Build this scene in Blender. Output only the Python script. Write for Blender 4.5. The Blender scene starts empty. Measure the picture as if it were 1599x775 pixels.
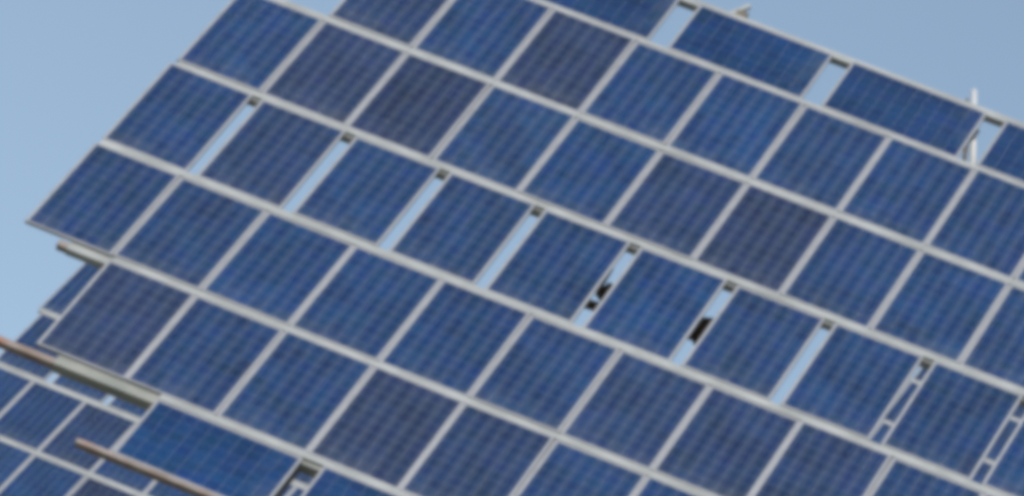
import bpy, bmesh, math, random
from mathutils import Matrix, Vector
random.seed(11)
S = bpy.context.scene
COL = S.collection
rad = math.radians

# ---------------------------------------------------------------- camera
cam_d = bpy.data.cameras.new('camera')
cam = bpy.data.objects.new('camera', cam_d); COL.objects.link(cam)
cam_d.sensor_width = 36.0
cam_d.lens = 36.0 * 9000 / 1599
cam_d.clip_end = 6000
right = Vector((0.9210788, -0.0435341, 0.3869349))      # the photographer held the camera tilted
down = Vector((0.3893762, 0.1029810, -0.9153038))
fwd = Vector((0.0, 0.9937302, 0.1118048))
cam.matrix_world = Matrix(((right.x, -down.x, -fwd.x, 0),
                           (right.y, -down.y, -fwd.y, 0),
                           (right.z, -down.z, -fwd.z, 1.6),
                           (0, 0, 0, 1)))
S.camera = cam
# ---------------------------------------------------------------- light
SUN_EL, SUN_AZ = rad(52), rad(186)       # azimuth clockwise from +Y (north)
world = bpy.data.worlds.new('World'); S.world = world; world.use_nodes = True
wn = world.node_tree; bg = wn.nodes['Background']
sky = wn.nodes.new('ShaderNodeTexSky'); sky.sky_type = 'NISHITA'; sky.sun_disc = False
sky.sun_elevation = SUN_EL; sky.sun_rotation = SUN_AZ
sky.altitude = 0; sky.air_density = 1.0; sky.dust_density = 1.2; sky.ozone_density = 2.0
tcw = wn.nodes.new('ShaderNodeTexCoord'); vadd = wn.nodes.new('ShaderNodeVectorMath'); vadd.inputs[1].default_value = (0, 0, .21)
vnm = wn.nodes.new('ShaderNodeVectorMath'); vnm.operation = 'NORMALIZE'
wn.links.new(tcw.outputs['Generated'], vadd.inputs[0]); wn.links.new(vadd.outputs[0], vnm.inputs[0]); wn.links.new(vnm.outputs[0], sky.inputs[0])
hsv = wn.nodes.new('ShaderNodeHueSaturation'); hsv.inputs['Saturation'].default_value = .82; hsv.inputs['Hue'].default_value = .489
wn.links.new(sky.outputs[0], hsv.inputs['Color']); wn.links.new(hsv.outputs[0], bg.inputs[0]); bg.inputs[1].default_value = 0.145
sd = bpy.data.lights.new('sun', 'SUN'); sd.energy = 3.0; sd.angle = rad(0.5); sd.color = (1, .96, .9)
sun = bpy.data.objects.new('sun', sd); COL.objects.link(sun)
sdir = Vector((math.sin(SUN_AZ) * math.cos(SUN_EL), math.cos(SUN_AZ) * math.cos(SUN_EL), math.sin(SUN_EL)))
sun.rotation_euler = sdir.to_track_quat('Z', 'Y').to_euler()
S.view_settings.view_transform = 'Standard'; S.view_settings.look = 'None'
S.view_settings.exposure = 0.0; S.view_settings.gamma = 1
S.render.engine = 'CYCLES'
S.cycles.pixel_filter_type = 'GAUSSIAN'
S.cycles.filter_width = 7.0               # the photograph is soft all over
S.cycles.max_bounces = 8; S.cycles.transparent_max_bounces = 24


# ---------------------------------------------------------------- materials
def mat(name):
    m = bpy.data.materials.new(name); m.use_nodes = True
    nt = m.node_tree; b = nt.nodes['Principled BSDF']
    return m, nt, b


def N(nt, t, **kw):
    n = nt.nodes.new(t)
    for k, v in kw.items(): setattr(n, k, v)
    return n


def metal(name, c1, c2, scale, rough, metallic, bump=.1, rust=None, rust_amt=.5):
    m, nt, b = mat(name)
    tc = N(nt, 'ShaderNodeTexCoord')
    nz = N(nt, 'ShaderNodeTexNoise'); nz.inputs['Scale'].default_value = scale; nz.inputs['Detail'].default_value = 6
    nt.links.new(tc.outputs['Object'], nz.inputs['Vector'])
    r = N(nt, 'ShaderNodeValToRGB'); r.color_ramp.elements[0].position = .35; r.color_ramp.elements[1].position = .68
    r.color_ramp.elements[0].color = (*c1, 1); r.color_ramp.elements[1].color = (*c2, 1)
    nt.links.new(nz.outputs['Fac'], r.inputs[0])
    out = r.outputs[0]
    if rust:
        n2 = N(nt, 'ShaderNodeTexNoise'); n2.inputs['Scale'].default_value = 2.2; n2.inputs['Detail'].default_value = 8
        n2.inputs['Roughness'].default_value = .7
        nt.links.new(tc.outputs['Object'], n2.inputs['Vector'])
        r2 = N(nt, 'ShaderNodeValToRGB')
        r2.color_ramp.elements[0].position = rust_amt; r2.color_ramp.elements[1].position = rust_amt + .12
        nt.links.new(n2.outputs['Fac'], r2.inputs[0])
        mx = N(nt, 'ShaderNodeMix', data_type='RGBA'); mx.inputs['B'].default_value = (*rust, 1)
        nt.links.new(r2.outputs[0], mx.inputs['Factor']); nt.links.new(out, mx.inputs['A'])
        out = mx.outputs['Result']
    nt.links.new(out, b.inputs['Base Color'])
    b.inputs['Roughness'].default_value = rough; b.inputs['Metallic'].default_value = metallic
    bp = N(nt, 'ShaderNodeBump'); bp.inputs['Strength'].default_value = bump; bp.inputs['Distance'].default_value = .01
    nt.links.new(nz.outputs['Fac'], bp.inputs['Height']); nt.links.new(bp.outputs[0], b.inputs['Normal'])
    return m


M_FRAME = metal('anodised_aluminium', (.33, .33, .335), (.40, .40, .40), 5, .45, .25, .03)
M_GALV = metal('galvanised_steel', (.30, .31, .29), (.42, .43, .41), 2.3, .5, .2, .06, rust=(.36, .27, .22), rust_amt=.66)
M_GALV_OLD = metal('old_galvanised_steel', (.21, .22, .195), (.30, .305, .27), 2.3, .6, .1, .08, rust=(.24, .17, .12), rust_amt=.6)
M_STEEL = metal('weathered_dark_steel', (.10, .07, .05), (.16, .11, .08), 9, .7, .1, .2, rust=(.12, .06, .035), rust_amt=.55)
M_CABLE = metal('brown_weathered_steel', (.10, .085, .06), (.17, .14, .10), 12, .7, .0, .15)
M_RUST = metal('rusted_steel', (.29, .25, .225), (.21, .155, .12), 6, .75, .0, .25, rust=(.30, .13, .07), rust_amt=.56)
M_MAST = metal('painted_mast', (.62, .62, .60), (.70, .70, .68), 4, .5, .0, .05)
M_CONC = metal('concrete', (.28, .27, .25), (.36, .35, .33), 9, .9, .0, .3)
M_BOX = metal('black_plastic', (.02, .02, .02), (.03, .03, .03), 20, .5, .0, .05)
M_BACK, nt, b = mat('white_backsheet'); b.inputs['Base Color'].default_value = (.42, .43, .46, 1)

# polycrystalline cells: tone per cell, crystal flecks, busbars and the tint of the module (object colour)
M_CELL, nt, b = mat('polycrystalline_cells')
oi = N(nt, 'ShaderNodeObjectInfo'); geo = N(nt, 'ShaderNodeNewGeometry'); tc = N(nt, 'ShaderNodeTexCoord')
add = N(nt, 'ShaderNodeVectorMath', operation='ADD')
sc_ = N(nt, 'ShaderNodeVectorMath', operation='SCALE'); sc_.inputs['Scale'].default_value = 37
comb = N(nt, 'ShaderNodeCombineXYZ')
nt.links.new(oi.outputs['Random'], comb.inputs[0]); nt.links.new(oi.outputs['Random'], comb.inputs[1])
nt.links.new(comb.outputs[0], sc_.inputs[0]); nt.links.new(tc.outputs['Object'], add.inputs[0]); nt.links.new(sc_.outputs[0], add.inputs[1])
wn_ = N(nt, 'ShaderNodeTexWhiteNoise', noise_dimensions='2D')
cc = N(nt, 'ShaderNodeCombineXYZ')
nt.links.new(geo.outputs['Random Per Island'], cc.inputs[0]); nt.links.new(oi.outputs['Random'], cc.inputs[1])
nt.links.new(cc.outputs[0], wn_.inputs['Vector'])
vo = N(nt, 'ShaderNodeTexVoronoi'); vo.inputs['Scale'].default_value = 55
nt.links.new(add.outputs[0], vo.inputs['Vector'])
ns = N(nt, 'ShaderNodeTexNoise'); ns.inputs['Scale'].default_value = 1.3; ns.inputs['Detail'].default_value = 2
nt.links.new(add.outputs[0], ns.inputs['Vector'])
sepv = N(nt, 'ShaderNodeSeparateColor'); nt.links.new(vo.outputs['Color'], sepv.inputs[0])


def mth(op, a, bb, c=None):
    n = N(nt, 'ShaderNodeMath', operation=op)
    for i, v in enumerate((a, bb, c)):
        if v is None: continue
        if isinstance(v, (int, float)): n.inputs[i].default_value = v
        else: nt.links.new(v, n.inputs[i])
    return n.outputs[0]


v = mth('MULTIPLY_ADD', wn_.outputs['Value'], .24, .74)
v = mth('ADD', v, mth('MULTIPLY_ADD', sepv.outputs[0], .30, -.15))
v = mth('ADD', v, mth('MULTIPLY_ADD', ns.outputs['Fac'], .9, -.45))
tint = N(nt, 'ShaderNodeVectorMath', operation='SCALE')
nt.links.new(oi.outputs['Color'], tint.inputs[0]); nt.links.new(v, tint.inputs['Scale'])
# hue drift between violet blue and clear blue from cell to cell
hs = N(nt, 'ShaderNodeHueSaturation'); nt.links.new(tint.outputs[0], hs.inputs['Color'])
nt.links.new(mth('MULTIPLY_ADD', wn_.outputs['Color'], .02, .49), hs.inputs['Hue'])
# two busbars per cell along the module's long side (object x), cell pitch .1475
sx = N(nt, 'ShaderNodeSeparateXYZ'); nt.links.new(tc.outputs['Object'], sx.inputs[0])
fr = mth('FRACT', mth('ADD', mth('DIVIDE', sx.outputs[0], .1572 / 2), .0), 0.0)
d = mth('ABSOLUTE', mth('SUBTRACT', fr, .5), 0.0)
bar = mth('LESS_THAN', d, .018)
mx = N(nt, 'ShaderNodeMix', data_type='RGBA'); nt.links.new(bar, mx.inputs['Factor'])
nt.links.new(hs.outputs[0], mx.inputs['A']); mx.inputs['B'].default_value = (.20, .22, .27, 1)
# settled dust, patchy, thickest along the module's lower short edge
dn = N(nt, 'ShaderNodeTexNoise'); dn.inputs['Scale'].default_value = 4; dn.inputs['Detail'].default_value = 5
nt.links.new(add.outputs[0], dn.inputs['Vector'])
low = N(nt, 'ShaderNodeMapRange'); nt.links.new(sx.outputs[1], low.inputs[0])
low.inputs[1].default_value = -.80; low.inputs[2].default_value = -.45; low.inputs[3].default_value = 1.0; low.inputs[4].default_value = .12
dst = mth('MULTIPLY', mth('MULTIPLY', low.outputs[0], mth('MAXIMUM', mth('MULTIPLY_ADD', dn.outputs['Fac'], 3.0, -1.1), 0.0)), .32)
mx2 = N(nt, 'ShaderNodeMix', data_type='RGBA', clamp_factor=True); nt.links.new(dst, mx2.inputs['Factor'])
nt.links.new(mx.outputs['Result'], mx2.inputs['A']); mx2.inputs['B'].default_value = (.17, .18, .19, 1)
nt.links.new(mx2.outputs['Result'], b.inputs['Base Color'])
b.inputs['Roughness'].default_value = .4; b.inputs['Specular IOR Level'].default_value = .12
M_CELL_PLAIN = M_CELL.copy(); M_CELL_PLAIN.name = 'polycrystalline_cells_fine_busbars'
M_CELL_PLAIN.node_tree.nodes[mx.name].inputs['B'].default_value = (.05, .085, .18, 1)

# glass pane: clear with a fresnel reflection
M_GLASS = bpy.data.materials.new('solar_glass'); M_GLASS.use_nodes = True
nt = M_GLASS.node_tree; nt.nodes.remove(nt.nodes['Principled BSDF'])
out = nt.nodes['Material Output']
trn = N(nt, 'ShaderNodeBsdfTransparent'); trn.inputs[0].default_value = (.97, .98, .975, 1)
gl = N(nt, 'ShaderNodeBsdfGlossy'); gl.inputs['Roughness'].default_value = .08
lw = N(nt, 'ShaderNodeLayerWeight'); lw.inputs['Blend'].default_value = .5
pw = N(nt, 'ShaderNodeMath', operation='POWER'); nt.links.new(lw.outputs['Facing'], pw.inputs[0]); pw.inputs[1].default_value = 5
fn = N(nt, 'ShaderNodeMath', operation='MULTIPLY_ADD'); nt.links.new(pw.outputs[0], fn.inputs[0]); fn.inputs[1].default_value = .9; fn.inputs[2].default_value = .012
mxs = N(nt, 'ShaderNodeMixShader')
nt.links.new(fn.outputs[0], mxs.inputs[0]); nt.links.new(trn.outputs[0], mxs.inputs[1]); nt.links.new(gl.outputs[0], mxs.inputs[2])
nt.links.new(mxs.outputs[0], out.inputs['Surface'])

M_GROUND, nt, b = mat('dry_grass_ground')
tc = N(nt, 'ShaderNodeTexCoord')
n1 = N(nt, 'ShaderNodeTexNoise'); n1.inputs['Scale'].default_value = .08; n1.inputs['Detail'].default_value = 10
nt.links.new(tc.outputs['Object'], n1.inputs['Vector'])
cr = N(nt, 'ShaderNodeValToRGB'); cr.color_ramp.elements[0].color = (.05, .065, .025, 1); cr.color_ramp.elements[1].color = (.16, .125, .075, 1)
cr.color_ramp.elements[0].position = .4; cr.color_ramp.elements[1].position = .65
nt.links.new(n1.outputs['Fac'], cr.inputs[0]); nt.links.new(cr.outputs[0], b.inputs['Base Color'])
b.inputs['Roughness'].default_value = .95


# ---------------------------------------------------------------- mesh helpers
def box(bm, x0, x1, y0, y1, z0, z1, bev=0):
    vs = [bm.verts.new((x, y, z)) for z in (z0, z1) for y in (y0, y1) for x in (x0, x1)]
    fs = []
    for f in ((0, 2, 3, 1), (4, 5, 7, 6), (0, 1, 5, 4), (2, 6, 7, 3), (0, 4, 6, 2), (1, 3, 7, 5)):
        fs.append(bm.faces.new([vs[i] for i in f]))
    if bev:
        es = list({e for f in fs for e in f.edges})
        bmesh.ops.bevel(bm, geom=es, offset=bev, segments=1, affect='EDGES')


def tube(bm, p0, p1, r0, r1=None, n=20, cap=True):
    p0, p1 = Vector(p0), Vector(p1); r1 = r0 if r1 is None else r1
    q = (p1 - p0).to_track_quat('Z', 'Y')
    A = [bm.verts.new(p0 + q @ Vector((r0 * math.cos(2 * math.pi * i / n), r0 * math.sin(2 * math.pi * i / n), 0))) for i in range(n)]
    B = [bm.verts.new(p1 + q @ Vector((r1 * math.cos(2 * math.pi * i / n), r1 * math.sin(2 * math.pi * i / n), 0))) for i in range(n)]
    for i in range(n):
        f = bm.faces.new((A[i], A[(i + 1) % n], B[(i + 1) % n], B[i])); f.smooth = True
    if cap:
        bm.faces.new(A[::-1]); bm.faces.new(B)


def bar(bm, p0, p1, w, h, up=(0, 0, 1), bev=.004):
    """square bar from p0 to p1"""
    p0, p1 = Vector(p0), Vector(p1); d_ = (p1 - p0).normalized(); s = d_.cross(Vector(up)).normalized(); u = s.cross(d_)
    vs = [bm.verts.new(p + s * a * w / 2 + u * c * h / 2) for p in (p0, p1) for c in (-1, 1) for a in (-1, 1)]
    fs = [bm.faces.new([vs[i] for i in f]) for f in ((0, 2, 3, 1), (4, 5, 7, 6), (0, 1, 5, 4), (2, 6, 7, 3), (0, 4, 6, 2), (1, 3, 7, 5))]
    bmesh.ops.recalc_face_normals(bm, faces=fs)
    if bev:
        bmesh.ops.bevel(bm, geom=list({e for f in fs for e in f.edges}), offset=bev, segments=1, affect='EDGES')


def mesh(name, bm, m):
    me = bpy.data.meshes.new(name); bm.normal_update(); bm.to_mesh(me); bm.free(); me.materials.append(m); return me


def add_obj(name, me, parent=None, mtx=None):
    o = bpy.data.objects.new(name, me); COL.objects.link(o)
    if parent: o.parent = parent
    if mtx is not None: o.matrix_local = mtx
    return o


# ---------------------------------------------------------------- solar module (origin at its centre, x across, y along, z out of the glass)
MW, ML, MT, FW = 1.003, 1.628, .042, .0235          # width, length, frame depth, frame face
bm = bmesh.new(); box(bm, -MW/2 + .006, MW/2 - .006, -ML/2 + .006, ML/2 - .006, -.012, -.0075); ME_BACK = mesh('backsheet', bm, M_BACK)
CP = .1572


def cell_sheet(name, gx, gy, m):
    bm = bmesh.new()
    for i in range(6):
        for j in range(10): octagon(bm, (i - 2.5) * CP, (j - 4.5) * CP, CP / 2 - gx, CP / 2 - gy)
    return mesh(name, bm, m)


def octagon(bm, cx, cy, h, q):
        k = .003
        zz = -.0065
        vs = [bm.verts.new((cx + a, cy + c, zz)) for a, c in ((-h + k, -q), (h - k, -q), (h, -q + k), (h, q - k), (h - k, q), (-h + k, q), (-h, q - k), (-h, -q + k))]
        bm.faces.new(vs)


ME_CELLS = cell_sheet('cells', .0016, .0009, M_CELL)
ME_CELLS_WIDE = cell_sheet('cells', .0008, .0009, M_CELL_PLAIN)
bm = bmesh.new(); box(bm, -MW/2 + .004, MW/2 - .004, -ML/2 + .004, ML/2 - .004, -.0055, -.0025); ME_GLASS = mesh('glass', bm, M_GLASS)
bm = bmesh.new()
for s in (-1, 1):
    x0, x1 = sorted((s * MW / 2, s * (MW / 2 - FW)))
    box(bm, x0, x1, -ML/2, ML/2, -MT, 0, .0025)
    y0, y1 = sorted((s * ML / 2, s * (ML / 2 - FW)))
    box(bm, -MW/2 + FW + .0005, MW/2 - FW - .0005, y0, y1, -MT, -.0004, .0025)
ME_FRAME = mesh('frame', bm, M_FRAME)
bm = bmesh.new(); box(bm, -.07, .07, .58, .68, -.034, -.0121, .004); ME_JB = mesh('junction_box', bm, M_BOX)


def panel(parent, x, y, rot, tint, rng, label=None):
    jit = Matrix.Rotation(rng.uniform(-.0015, .0015), 4, 'Z') @ Matrix.Rotation(rng.uniform(-.012, .012), 4, 'X') @ Matrix.Rotation(rng.uniform(-.012, .012), 4, 'Y')
    m = parent['_p'] @ Matrix.Translation((x + rng.uniform(-.004, .004), y + rng.uniform(-.004, .004), rng.uniform(-.002, .003))) @ jit
    if rot: m = m @ Matrix.Rotation(rad(90), 4, 'Z')
    p = add_obj('solar_panel', ME_BACK, parent['root'], m)
    if label: p['label'] = label
    add_obj('frame', ME_FRAME, p); g = add_obj('glass', ME_GLASS, p)
    c = add_obj('cells', ME_CELLS_WIDE if rot else ME_CELLS, p); c['kind'] = 'stuff'; c.color = (*tint, 1)
    add_obj('junction_box', ME_JB, p)
    return p


BLUE = (.008, .045, .148)
ROWC = {0: .835, 1: 2.557, 2: 4.292, 3: 6.02, 4: 7.745, 5: 9.13, -1: -.575}
LINES = [(0, -.06 + .035), (1, 1.70), (2, 3.445), (3, 5.165), (4, 6.885), (5, 8.60), (6, 9.70)]


def tracker(label, phi, origin, foot_z, gap0, gap_pitch, tints, seed, extras=False):
    rng = random.Random(seed)
    HX, HY, HZ = 5.9, 5.07, -.75                       # drive head in panel-plane coordinates
    R = Matrix.Rotation(rad(phi), 4, 'Z') @ Matrix.Rotation(rad(45), 4, 'X')
    head_w = Vector(origin) + R.to_3x3() @ Vector((HX, HY, HZ))
    root = bpy.data.objects.new('solar_tracker', None); COL.objects.link(root)
    root.location = (head_w.x, head_w.y, foot_z); root.rotation_euler = (0, 0, rad(phi)); root.empty_display_size = .5
    root['label'] = label; root['category'] = 'solar tracker'; root['group'] = 'tilted solar trackers'
    hh = head_w.z - foot_z
    # plane -> root
    P = Matrix.Translation((0, 0, hh)) @ Matrix.Rotation(rad(45), 4, 'X') @ Matrix.Translation((-HX, -HY, -HZ))
    T = {'root': root, '_p': P}

    def part(name, bm, m, lab=None, par=None):
        o = add_obj(name, mesh(name, bm, m), par or root, P if par is None else None)
        if lab: o['label'] = lab
        return o
    # ---- modules
    for r in (-1, 0, 1, 2, 3, 4, 5):
        if r in (5, -1):
            xs = [((3.44 if r == 5 else 3.28) + 1.86 * k) for k in range(4 if r == 5 else 5)]
            if r == 5: xs.append(3.44 + 1.86 * 4 - .0)
            if r == -1: xs = xs[:4]
        elif r == 2:
            xs = [gap0 - gap_pitch / 2 + gap_pitch * k for k in range(11)]
        else:
            k0, k1 = (1, 11) if r in (0, 4) else (0, 12)
            off = .067 if r in (3, 4) else .01
            xs = [1.02 * (k + .5) + off for k in range(k0, k1)]
        for k, x in enumerate(xs):
            t = tints.get((r, k)); lab = None
            if t == 'v': col = (.019, .037, .104); lab = 'darker violet-grey solar panel'
            elif t == 'd': col = (.016, .041, .120)
            elif t == 'p': col = (.015, .052, .152)
            elif t == 'b': col = (.008, .048, .158); lab = 'clearer brighter blue solar panel'
            else:
                w = rng.uniform(0, 1); col = tuple(a * (1 - w) + c * w for a, c in zip((.012, .043, .132), BLUE))
            f = rng.uniform(.93, 1.07); col = tuple(a * f for a in col)
            panel(T, x, ROWC[r], r in (5, -1), col, rng, lab)
    # ---- purlins behind the joints between rows
    top, dep = -.0445, .095
    covers = []
    for i, y in LINES:
        xa, xb = {0: (1.30, 11.2), 1: (.56, 12.0), 2: (.10, 12.1), 3: (.14, 12.2), 4: (.20, 12.2), 5: (1.15, 11.2), 6: (2.62, 11.3)}[i]
        w = .075 if i not in (0, 6) else (.10 if i == 0 else .06)
        bm = bmesh.new(); box(bm, xa, xb, y - w - (-.005 if i == 0 else 0), y + w, top - dep - (.03 if i == 0 else 0), top, .006)
        if i <= 5:
            cover = {0: (2.47, 11.2), 1: (1.07, 11.2), 2: (.05, 12.2), 3: (.10, 12.2), 4: (.14, 12.2), 5: (1.15, 11.2)}[i]
            hb = MW / 2 if i == 5 else ML / 2
            lo = ROWC[i - 1] + (ML if i else MW) / 2 + .004; hi = ROWC[i] - hb - .004
            covers.append((cover, lo, hi))
        pu = part('purlin', bm, M_GALV if i else M_GALV_OLD)
        if i == 1:
            bm = bmesh.new(); box(bm, .44, .60, y - .055, y + .035, top - .095, top - .012, .004)
            e = add_obj('end_cap', mesh('end_cap', bm, M_RUST), pu)
    for (xa, xb), lo, hi in covers:
        bm = bmesh.new(); box(bm, xa, xb, lo, hi, top + .001, -.003, .002)
        part('joint_cover', bm, M_GALV)
    for (xs0, xs1, yb, yt, off) in ((1, 11, .04, 1.625, .01), (0, 12, 1.765, 3.35, .01), (0, 12, 5.25, 6.79, .067), (1, 11, 6.975, 8.515, .067)):
        for k in range(xs0 + 1, xs1):
            x = 1.02 * k + off
            bm = bmesh.new(); box(bm, x - .0065, x + .0065, yb, yt, -.04, -.009, .002)
            part('joint_strip', bm, M_FRAME)
    bm = bmesh.new(); box(bm, -1.6, 1.299, -.125, -.035, top - .09, top - .002, .006)
    part('purlin', bm, M_RUST, 'rusty tube sticking out past the lower left corner')
    bm = bmesh.new(); box(bm, 2.07, 11.3, -1.13, -1.06, top - .05, top + .036, .006)
    part('purlin', bm, M_RUST, 'rusty brown tube along the bottom edge')
    # ---- ribs behind the purlins
    rz1 = top - dep - .032; rz0 = rz1 - .16
    for x in (1.72, 3.99, 5.02, 7.28, 8.42, 10.65):
        y0 = -1.2 if 3 < x < 10 else (-.1 if x > 10 else 1.6)
        y1 = 9.62 if 3 < x < 10.0 else 8.4
        bm = bmesh.new(); box(bm, x - .045, x + .045, y0, y1, rz0, rz1, .006)
        part('rib', bm, M_GALV if x > 4.5 else M_STEEL)
    # ---- main cross beams, yoke, drive head, mast
    for y in (2.55, 7.75):
        bm = bmesh.new(); box(bm, 1.6, 10.75, y - .11, y + .11, rz0 - .24, rz0 - .002, .01)
        part('cross_beam', bm, M_GALV)
    bz = rz0 - .242
    for x in (5.55, 6.25):
        bm = bmesh.new(); box(bm, x - .06, x + .06, 2.4, 7.9, bz - .16, bz, .008); part('yoke_beam', bm, M_STEEL)
    bm = bmesh.new(); tube(bm, (5.36, HY, HZ), (6.56, HY, HZ), .13, n=32)
    hd = part('drive_head', bm, M_STEEL, 'dark brown slewing drive behind the panels')
    for x in (5.28, 6.46):
        bm = bmesh.new(); tube(bm, (x, HY, HZ), (x + .11, HY, HZ), .155 if x > 6 else .06, .185 if x > 6 else .11, n=32)
        add_obj('flange', mesh('flange', bm, M_STEEL), hd)
    bm = bmesh.new(); tube(bm, (5.24, HY - .21, HZ - .05), (5.42, HY - .19, HZ - .05), .055, n=20)
    
    add_obj('motor', mesh('motor', bm, M_STEEL), hd)
    bm = bmesh.new(); tube(bm, (5.29, HY + .09, HZ + .02), (5.28, HY + .38, HZ + .05), .016, n=10)
    add_obj('hose', mesh('hose', bm, M_CABLE), hd)
    bm = bmesh.new(); tube(bm, (0, 0, .55), (0, 0, hh - .15), .24, .20, 40); tube(bm, (0, 0, .52), (0, 0, .56), .42, n=40)
    mo = add_obj('mast', mesh('mast', bm, M_MAST), root)
    bm = bmesh.new(); tube(bm, (0, 0, -1.2), (0, 0, .5), .9, n=40)
    add_obj('foundation', mesh('foundation', bm, M_CONC), root)
    # ---- things seen at the top edge
    bm = bmesh.new(); tube(bm, (8.13, 8.85, -.22), (7.645, 10.23, -.22), .037, n=16)
    st = part('stay_pole', bm, M_MAST, 'pale pole rising past the top edge of the panels')
    bm = bmesh.new(); tube(bm, (7.97, 9.42, -.13), (7.93, 9.13, -.13), .020, n=12); tube(bm, (7.932, 9.14, -.13), (8.05, 8.72, -.13), .024, n=12)
    tube(bm, (7.66, 9.95, -.27), (7.62, 10.10, -.27), .02, n=12)
    add_obj('cable', mesh('cable', bm, M_CABLE), st)['kind'] = 'stuff'
    bm = bmesh.new(); bar(bm, (4.76, 9.70, -.11), (4.93, 10.08, -.11), .055, .05)
    br = part('bracket', bm, M_GALV)
    bm = bmesh.new(); box(bm, 4.86, 4.99, 9.74, 9.90, -.15, -.07, .004)
    ep = add_obj('end_plate', mesh('end_plate', bm, M_CABLE), br)
    return root


# ---------------------------------------------------------------- ground
bm = bmesh.new()


def gz(x, y):
    s = min(1, max(0, (y - 104) / 18)); s = s * s * (3 - 2 * s)
    t = min(1, max(0, (y - 60) / 40)); t = t * t * (3 - 2 * t)
    q = min(1, max(0, (y - 220) / 400))
    return .3 * math.sin(x * .05) * math.cos(y * .04) * t + 3.4 * s * (1 - q)


xs = [-3000, -1200, -500, -250] + list(range(-120, 121, 8)) + [250, 500, 1200, 3000]
ys = [-3000, -1000, -300, -100] + list(range(-40, 241, 8)) + [320, 450, 620, 1200, 3000]
grid = [[bm.verts.new((x, y, gz(x, y))) for x in xs] for y in ys]
for j in range(len(ys) - 1):
    for i in range(len(xs) - 1):
        f = bm.faces.new((grid[j][i], grid[j][i + 1], grid[j + 1][i + 1], grid[j + 1][i])); f.smooth = True
g = add_obj('ground', mesh('ground', bm, M_GROUND)); g['kind'] = 'structure'

# ---------------------------------------------------------------- the three trackers
front_tints = {(0, 0): 'v', (0, 3): 'v', (0, 4): 'd', (1, 6): 'd', (1, 7): 'd', (2, 1): 'd', (2, 5): 'b',
               (3, 3): 'p', (3, 1): 'v', (3, 2): 'v', (3, 5): 'd', (3, 6): 'v', (4, 2): 'v', (4, 0): 'd', (-1, 0): 'b', (1, 8): 'd'}
tracker('large nearest solar tracker filling the picture, with rusty tube ends along its lower left edge', -13.569,
        (-5.0741, 58.4689, 5.3676), gz(-1, 60), 1.096, 1.122, front_tints, 3)
tracker('solar tracker standing behind the nearest one, seen past its lower left corner', -17.618,
        (-8.3484, 96.5079, 4.9949), gz(-3, 97), 1.24, 1.11, {(0, 2): 'v', (1, 2): 'd'}, 5)
tracker('farthest solar tracker, glimpsed only through the narrow gaps at the lower right', -17.618,
        (6.7991, 122.8579, 11.8073), gz(12, 122), 1.096, 1.122, {}, 8)
